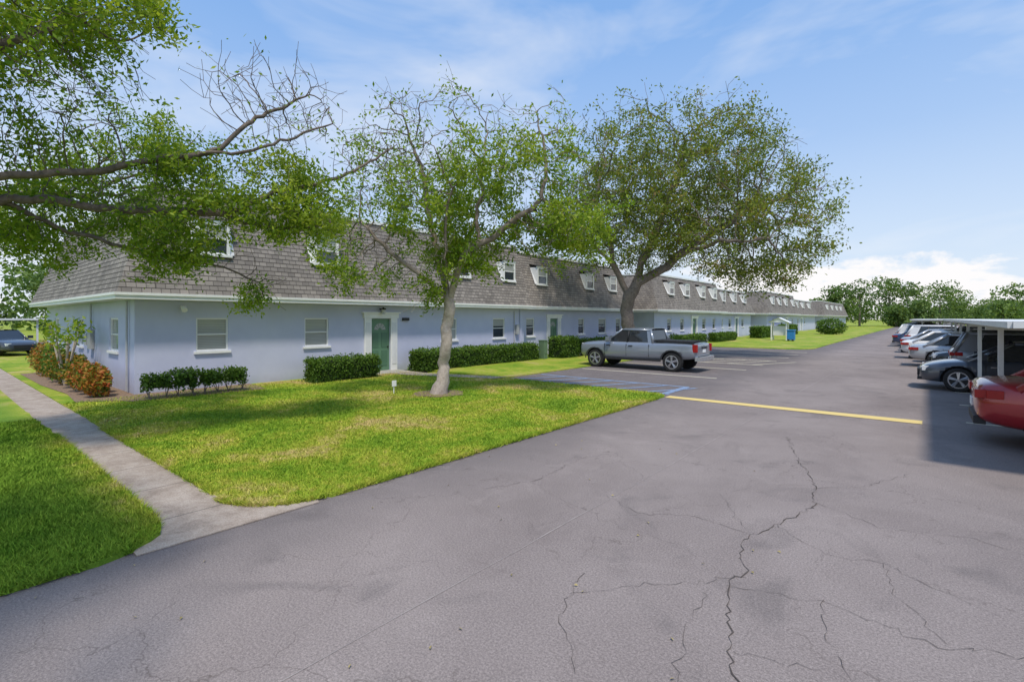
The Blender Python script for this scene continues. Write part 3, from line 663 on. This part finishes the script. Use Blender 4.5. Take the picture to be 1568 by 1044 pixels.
# ------------------------------------------------------------ carports
M['carport']=simple('carport_metal',(.68,.69,.68),.5,.08,2)
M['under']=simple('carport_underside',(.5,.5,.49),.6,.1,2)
def carport(x0,x1,y0,y1,step,py0,zb=1.98,zt=2.06,px=1.0):
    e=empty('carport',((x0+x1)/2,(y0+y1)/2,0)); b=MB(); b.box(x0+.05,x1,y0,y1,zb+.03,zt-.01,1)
    b.box(x0,x0+.047,y0-.003,y1,zb,zt,0); b.box(x0+.05,x1,y0-.045,y0-.003,zb,zt,0)
    y=y0+.2
    while y<y1: b.box(x0+.05,x1-.02,y,y+.05,zb-.0,zb+.028,1); y+=.6
    b.face([(x0,y0,zt+.003),(x1,y0,zt+.003),(x1,y1,zt+.003),(x0,y1,zt+.003)],0)
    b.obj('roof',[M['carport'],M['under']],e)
    b=MB(); y=py0
    while y<y1:
        for xx in (px,x1-.8): b.box(xx-.04,xx+.04,y-.04,y+.04,.0,zb-.1)
        b.box(x0+.1,x1-.1,y-.05,y+.05,zb-.1,zb-.003); y+=step
    b.obj('posts',[M['white']],e)
carport(.78,5.4,8.9,43,5.1,13.6,px=1.1)
carport(-1.0,4.6,47,96,6,48,px=-.3)
carport(-1.8,3.6,102,150,6,103,px=-1.0)
# ------------------------------------------------------------ vehicles
K={
'pickup':dict(st=[(-2.64,.60,1.10,.80),(-2.55,.5,1.16,.90),(-1.7,.44,1.17,.935),(-.7,.40,1.17,.935),(.3,.38,1.16,.935),(1.0,.38,1.16,.935),(1.3,.40,1.15,.93),(2.1,.42,1.10,.92),(2.48,.42,1.06,.88),(2.62,.50,.98,.78)],
   wh=(-1.68,1.77),r=.385,belt=1.13,cab=(-.88,1.36,-.72,.55),zr=1.66,hw=.935,pil=(.28,),seams=(-.72,.28,1.3)),
'sedan':dict(st=[(-2.36,.46,.86,.70),(-2.24,.32,.97,.85),(-1.4,.25,1.0,.91),(0,.2,.95,.91),(1.0,.2,.93,.91),(1.6,.22,.88,.9),(2.1,.25,.77,.84),(2.33,.3,.64,.68)],
   wh=(-1.4,1.42),r=.34,belt=.9,cab=(-1.85,1.2,-1.0,.25),zr=1.42,hw=.91,pil=(-.3,),seams=(-1.2,-.3,.85)),
'suv':dict(st=[(-2.27,.5,1.0,.76),(-2.17,.36,1.08,.88),(-1.4,.3,1.06,.92),(0,.27,1.03,.92),(1.0,.27,1.02,.92),(1.7,.3,.98,.9),(2.1,.34,.88,.84),(2.28,.42,.74,.70)],
   wh=(-1.35,1.38),r=.37,belt=.98,cab=(-2.16,1.3,-1.8,.35),zr=1.62,hw=.92,pil=(-.95,-.1),seams=(-1.0,-.1,.95))}
cache={}
def bodymesh(kind):
    if kind in cache: return cache[kind]
    k=K[kind]; V=[];F=[]
    rp=[(0,0),(.8,0),(.95,.07),(1.0,.3),(1.0,.55),(.975,.82),(.92,.96),(.6,1.01),(0,1.03)]
    full=rp+[(-a,b) for a,b in reversed(rp[1:-1])]; n=len(full)
    for x,zb,zt,hw in k['st']:
        for a,bb in full: V.append((x,a*hw,zb+(zt-zb)*bb))
    for i in range(len(k['st'])-1):
        for j in range(n): F.append((i*n+j,i*n+(j+1)%n,(i+1)*n+(j+1)%n,(i+1)*n+j))
    F.append(tuple(range(n))); m=len(k['st'])-1; F.append(tuple(m*n+j for j in reversed(range(n))))
    me=bpy.data.meshes.new('b'); me.from_pydata(V,[],F); me.materials.append(M['dark']); me.materials.append(M['dark'])
    bm=bmesh.new(); bm.from_mesh(me); bmesh.ops.recalc_face_normals(bm,faces=bm.faces)
    bm.to_mesh(me); bm.free(); me.polygons.foreach_set('use_smooth',[True]*len(me.polygons))
    ob=bpy.data.objects.new('tmp',me); S.collection.objects.link(ob)
    s=ob.modifiers.new('s','SUBSURF'); s.levels=2; s.render_levels=2
    cb=MB()
    for wx in k['wh']:
        for sy in (-1,1):
            cb.tube((wx,sy*(k['hw']-.3),k['r']),(wx,sy*(k['hw']+.2),k['r']),k['r']+.055,k['r']+.055,28,1)
    if kind=='pickup': cb.box(-2.5,-.95,-.78,.78,.72,1.6,1)
    co=cb.obj('cut',[M['dark'],M['dark']])
    bm=bmesh.new(); bm.from_mesh(co.data); bmesh.ops.remove_doubles(bm,verts=bm.verts,dist=1e-5); bmesh.ops.recalc_face_normals(bm,faces=bm.faces); bm.to_mesh(co.data); bm.free()
    bo=ob.modifiers.new('b','BOOLEAN'); bo.operation='DIFFERENCE'; bo.object=co; bo.solver='EXACT'
    dg=bpy.context.evaluated_depsgraph_get(); dg.update()
    r=bpy.data.meshes.new_from_object(ob.evaluated_get(dg))
    bpy.data.objects.remove(ob); bpy.data.objects.remove(co)
    cache[kind]=r; return r
def vehicle(name,kind,x,y,heading,paint,scale=None):
    k=K[kind]; e=empty(name,(x,y,0),math.radians(heading)); me=bodymesh(kind)
    if scale: e.scale=scale
    ob=bpy.data.objects.new('body',me.copy()); ob.data.materials[0]=paint
    link(ob,e,False); hw=k['hw']; zr=k['zr']; zb=k['belt']
    r0,r1,t0,t1=k['cab']; bw=hw*.93; tw=hw*.76
    V=[(r0,-bw*.95,zb-.1),(r1,-bw*.9,zb-.1),(r1,bw*.9,zb-.1),(r0,bw*.95,zb-.1),(t0,-tw,zr),(t1,-tw,zr),(t1,tw,zr),(t0,tw,zr)]
    b=MB(); b.v=V[:]; 
    b.f=[(0,3,2,1),(4,5,6,7),(0,1,5,4),(1,2,6,5),(2,3,7,6),(3,0,4,7)]; b.m=[0]*6; b.uv=[(0,0)]*24
    b.obj('glazing',[M['carglass']],e,False,bevel=.05)
    b=MB()
    n=6; pts=[]
    for i in range(n+1):
        xx=t0-.03+(t1-t0+.05)*i/n; c=math.sin(math.pi*i/n)*.02
        for a,dz in ((-tw-.015,-.05),(-tw+.05,.01),(-tw*.5,.03),(0,.035),(tw*.5,.03),(tw-.05,.01),(tw+.015,-.05)): pts.append((xx,a,zr+dz+c))
    o=len(b.v); b.v+=pts
    for i in range(n):
        for j in range(6): b.f.append((o+i*7+j,o+(i+1)*7+j,o+(i+1)*7+j+1,o+i*7+j+1)); b.m.append(0); b.uv+=[(0,0)]*4
    for s in (-1,1):
        b.tube((r0,s*bw*.93,zb-.05),(t0,s*(tw-.01),zr-.01),.075,.05,8); b.tube((r1,s*bw*.88,zb-.05),(t1,s*(tw-.01),zr-.01),.04,.035,8)
        for px in k['pil']:
            b.tube((px,s*(bw*.95),zb-.02),(px-.05,s*(tw+.0),zr-.02),.03,.03,6,1)
        b.tube((t0,s*tw,zr-.03),(t1,s*tw,zr-.03),.035,.035,6)
        if kind=='suv': b.face([(r0+.02,s*bw*.96,zb-.02),(r0+.55,s*bw*.955,zb-.02),(t0+.42,s*(tw+.012),zr-.05),(t0+.02,s*(tw+.012),zr-.05)],0); b.tube((t0+.1,s*(tw-.08),zr+.06),(t1-.1,s*(tw-.08),zr+.06),.018,.018,6,1)
        if kind=='pickup': b.face([(r0+.02,s*(bw*.95+.012),zb-.02),(r0+.22,s*(bw*.95+.012),zb-.02),(t0+.16,s*(tw+.014),zr-.05),(t0+.02,s*(tw+.014),zr-.05)],0)
    b.obj('roof_and_pillars',[paint,M['dark']],e,False,smooth=True)
    b=MB(); x0=k['st'][0][0]; x1=k['st'][-1][0]; bot=k['st'][3][1]
    for s in (-1,1):
        for px in k['seams']: b.box(px-.006,px+.006,s*(hw-.05),s*(hw+.0015),bot+.15,zb-.08,0)
        for px in k['seams'][1:]: b.box(px-.28 if px>0 else px-.26,px-.1,s*(hw-.03),s*(hw+.018),zb-.17,zb-.135,4 if kind!='pickup' else 0)
        b.box(k['wh'][0]+k['r']+.12,k['wh'][1]-k['r']-.12,s*(hw-.12),s*(hw-.005),bot-.02,bot+.07,0)
        b.box(r1-.38,r1-.2,s*(hw-.03),s*(hw+.17),zb+.03,zb+.2,5)
        hx=x1-.2; hz=(k['st'][-1][2]+k['st'][-2][2])/2
        b.box(hx-.12,hx+.1,s*.52,s*.77,hz-.14,hz+.0,1)
        tx=x0; tz=k['st'][1][2]
        if kind=='pickup':
            b.box(tx-.012,tx+.16,s*.74,s*.87,tz-.36,tz-.06,2)
            for wx in k['wh']:
                for i in range(14):
                    a0=math.pi*i/14;a1=math.pi*(i+1)/14; R0=k['r']+.052;R1=k['r']+.10
                    b.face([(wx+q*math.cos(a),s*(hw+.008),k['r']+q*math.sin(a)) for q,a in ((R0,a0),(R1,a0),(R1,a1),(R0,a1))],0)
        else:
            b.box(tx+.0,tx+.3,s*.42,s*(hw-.09),tz-.24,tz-.12,2); b.box(tx+.14,tx+.34,s*(hw-.1),s*(hw-.035),tz-.24,tz-.12,2)
    b.box(x1-.06,x1+.012,-.45,.45,bot+.2,bot+.4,0); b.box(x1-.2,x1+.01,-.6,.6,bot+.08,bot+.15,0)
    b.box(x0-.01,x0+.03,-.16,.16,zb-.36,zb-.24,3)
    b.box(x0-.005,x0+.15,-.6,.6,bot+.12,bot+.24,0)
    if kind=='pickup':
        b.box(x0-.12,x0+.08,-.82,.82,.46,.62,4); b.box(x0-.014,x0-.004,-.3,.3,.93,1.0,0); b.box(x1-.05,x1+.05,-.75,.75,.42,.56,0)
        b.box(-2.3,-1.0,-.55,.55,.95,1.22,0); b.tube((-.95,-.8,1.22),(-.95,.8,1.22),.03,.03,8,0)
        for s in (-1,1): b.box(-2.5,-.9,s*.79,s*.86,1.172,1.2,0)
    b.obj('trim_and_lamps',[M['dark'],M['lamp'],M['tail'],M['white'],M['chrome'],paint],e,False,bevel=.012)
    b=MB(); r=k['r']
    for wx in k['wh']:
        for s in (-1,1):
            yo=s*(hw-.02); yi=s*(hw-.25)
            b.tube((wx,yi,r),(wx,yo-s*.03,r),r,r,28,0); b.tube((wx,yo-s*.03,r),(wx,yo,r),r,r*.9,28,0)
            b.tube((wx,yo-s*.02,r),(wx,yo+s*.002,r),r*.66,r*.64,24,2)
            for i in range(5):
                a=i*2*math.pi/5+.3; c=Vector((wx,yo+s*.006,r)); d=Vector((math.cos(a),0,math.sin(a)))
                for da in (-.12,.12):
                    d2=Vector((math.cos(a+da),0,math.sin(a+da))); b.tube(c+d*r*.08,c+d2*r*.62,.03,.022,5,1)
            b.tube((wx,yo,r),(wx,yo+s*.02,r),r*.16,r*.14,12,1)
            for i in range(20):
                a0=i*math.pi/10;a1=a0+math.pi/10
                P4=[Vector((wx+q*r*math.cos(a),yo+s*.004,r+q*r*math.sin(a))) for q,a in ((.62,a0),(.7,a0),(.7,a1),(.62,a1))]
                b.face(P4,1)
    b.obj('wheels',[M['tire'],M['rim'],M['dark']],e,False)
    return e
vehicle('pickup_truck','pickup',-9.42,20.0,180,P['silver'])
vehicle('parked_car','sedan',2.95,11.9,0,P['red'],(1,1,1.12))
vehicle('parked_car','sedan',2.1,20.0,180,P['dark'])
lst=[('suv',23.6,'grey',2.9),('sedan',26.3,'black',2.4),('sedan',28.9,'lsilver',1.7),('suv',31.6,'white',1.9),('sedan',34.2,'white',1.4),('suv',36.8,'dark',1.6),('sedan',39.6,'lsilver',1.2),('sedan',42.3,'tan',1.1),('suv',45,'white',.9)]
for i,(kd,y,c,x) in enumerate(lst): vehicle('parked_suv' if kd=='suv' else 'parked_car',kd,x+random.uniform(-.2,.2),y,180 if i%2 else 0,P[c])
for i,y in enumerate((48,51,54,57,60,63.5,67,71,75,80)):
    kd=('sedan','suv')[i%2]; vehicle('parked_suv' if kd=='suv' else 'parked_car',kd,.3-.02*i,y,0,P[('blue','white','dark','lsilver','white','black','grey','white','red','lsilver')[i]])
for i,(x,y) in enumerate(((-38.2,7.0),(-42,3.2),(-40,10.5))): vehicle('parked_car','sedan',x,y,20,P[('black','dark','lsilver')[i]])
b=MB(); e=empty('carport',(-44,8,0)); b.box(-50,-44,-6,20,2.0,2.12)
for y in (-5,0,5,10,15): b.box(-44.3,-44.2,y,y+.1,0,2.0)
b.obj('roof_and_posts',[M['carport']],e)
poly('side_parking_lot',[(-60,4.5),(-33,4.5),(-33,30),(-60,30)],.06,M['asphalt'])
# ------------------------------------------------------------ world, sun, camera
EL,AZ=math.radians(62),math.radians(132)
w=bpy.data.worlds.new('World'); S.world=w; w.use_nodes=True; nt=w.node_tree
bg=nt.nodes['Background']; sky=nt.nodes.new('ShaderNodeTexSky'); sky.sky_type='NISHITA'; sky.sun_disc=False
sky.sun_elevation=EL; sky.sun_rotation=AZ; sky.air_density=1.3; sky.dust_density=.4; sky.ozone_density=2.0
tc=nt.nodes.new('ShaderNodeTexCoord'); tc.name='TC'
xyz=sepxyz(nt,tc.outputs['Generated'])
col=mixc(nt,.7,sky.outputs[0],(1.6,3.25,6.4))
hz=ramp(nt,xyz[2],[(0.0,.95),(.10,.68),(.3,.26),(.5,.03),(.8,0.0)])
col=mixc(nt,hz,col,(5.4,5.95,6.5))
mp=nt.nodes.new('ShaderNodeMapping'); mp.inputs['Scale'].default_value=(1.2,1.2,3.2); mp.inputs['Rotation'].default_value=(.2,.1,.9)
nt.links.new(tc.outputs['Generated'],mp.inputs[0])
n1=noise(nt,2.0,5,.55,mp.outputs[0],.4)
c1=ramp(nt,n1,[(.48,0.0),(.78,.6)])
col=mixc(nt,c1,col,(6.1,6.25,6.5))
mp2=nt.nodes.new('ShaderNodeMapping'); mp2.inputs['Scale'].default_value=(3,3,7); nt.links.new(tc.outputs['Generated'],mp2.inputs[0])
cu=noise(nt,2.2,6,.6,mp2.outputs[0],.2)
band=ramp(nt,xyz[2],[(.0,.52),(.10,.48),(.16,.0)])
cum=ramp(nt,math_(nt,'ADD',cu,math_(nt,'SUBTRACT',band,.45)),[(.5,0.0),(.58,.95)])
col=mixc(nt,cum,col,(6.75,6.6,6.6))
nt.links.new(col,bg.inputs[0]); bg.inputs[1].default_value=.15
sl=bpy.data.lights.new('sun','SUN'); sl.energy=3.4; sl.angle=math.radians(6); sl.color=(1,.92,.80)
so=bpy.data.objects.new('sun',sl); S.collection.objects.link(so)
d=Vector((math.sin(AZ)*math.cos(EL),math.cos(AZ)*math.cos(EL),math.sin(EL))); so.rotation_euler=d.to_track_quat('Z','Y').to_euler(); so.location=(20,-10,40)
cd=bpy.data.cameras.new('camera'); cd.sensor_width=36; cd.lens=17.5; cd.shift_y=-.0217; cd.clip_end=3000; cd.clip_start=.05
co=bpy.data.objects.new('camera',cd); S.collection.objects.link(co); co.location=(0,0,2.1); co.rotation_euler=(math.radians(90),0,math.radians(39.85))
S.camera=co
S.view_settings.view_transform='Standard'; S.view_settings.look='None'; S.view_settings.exposure=0
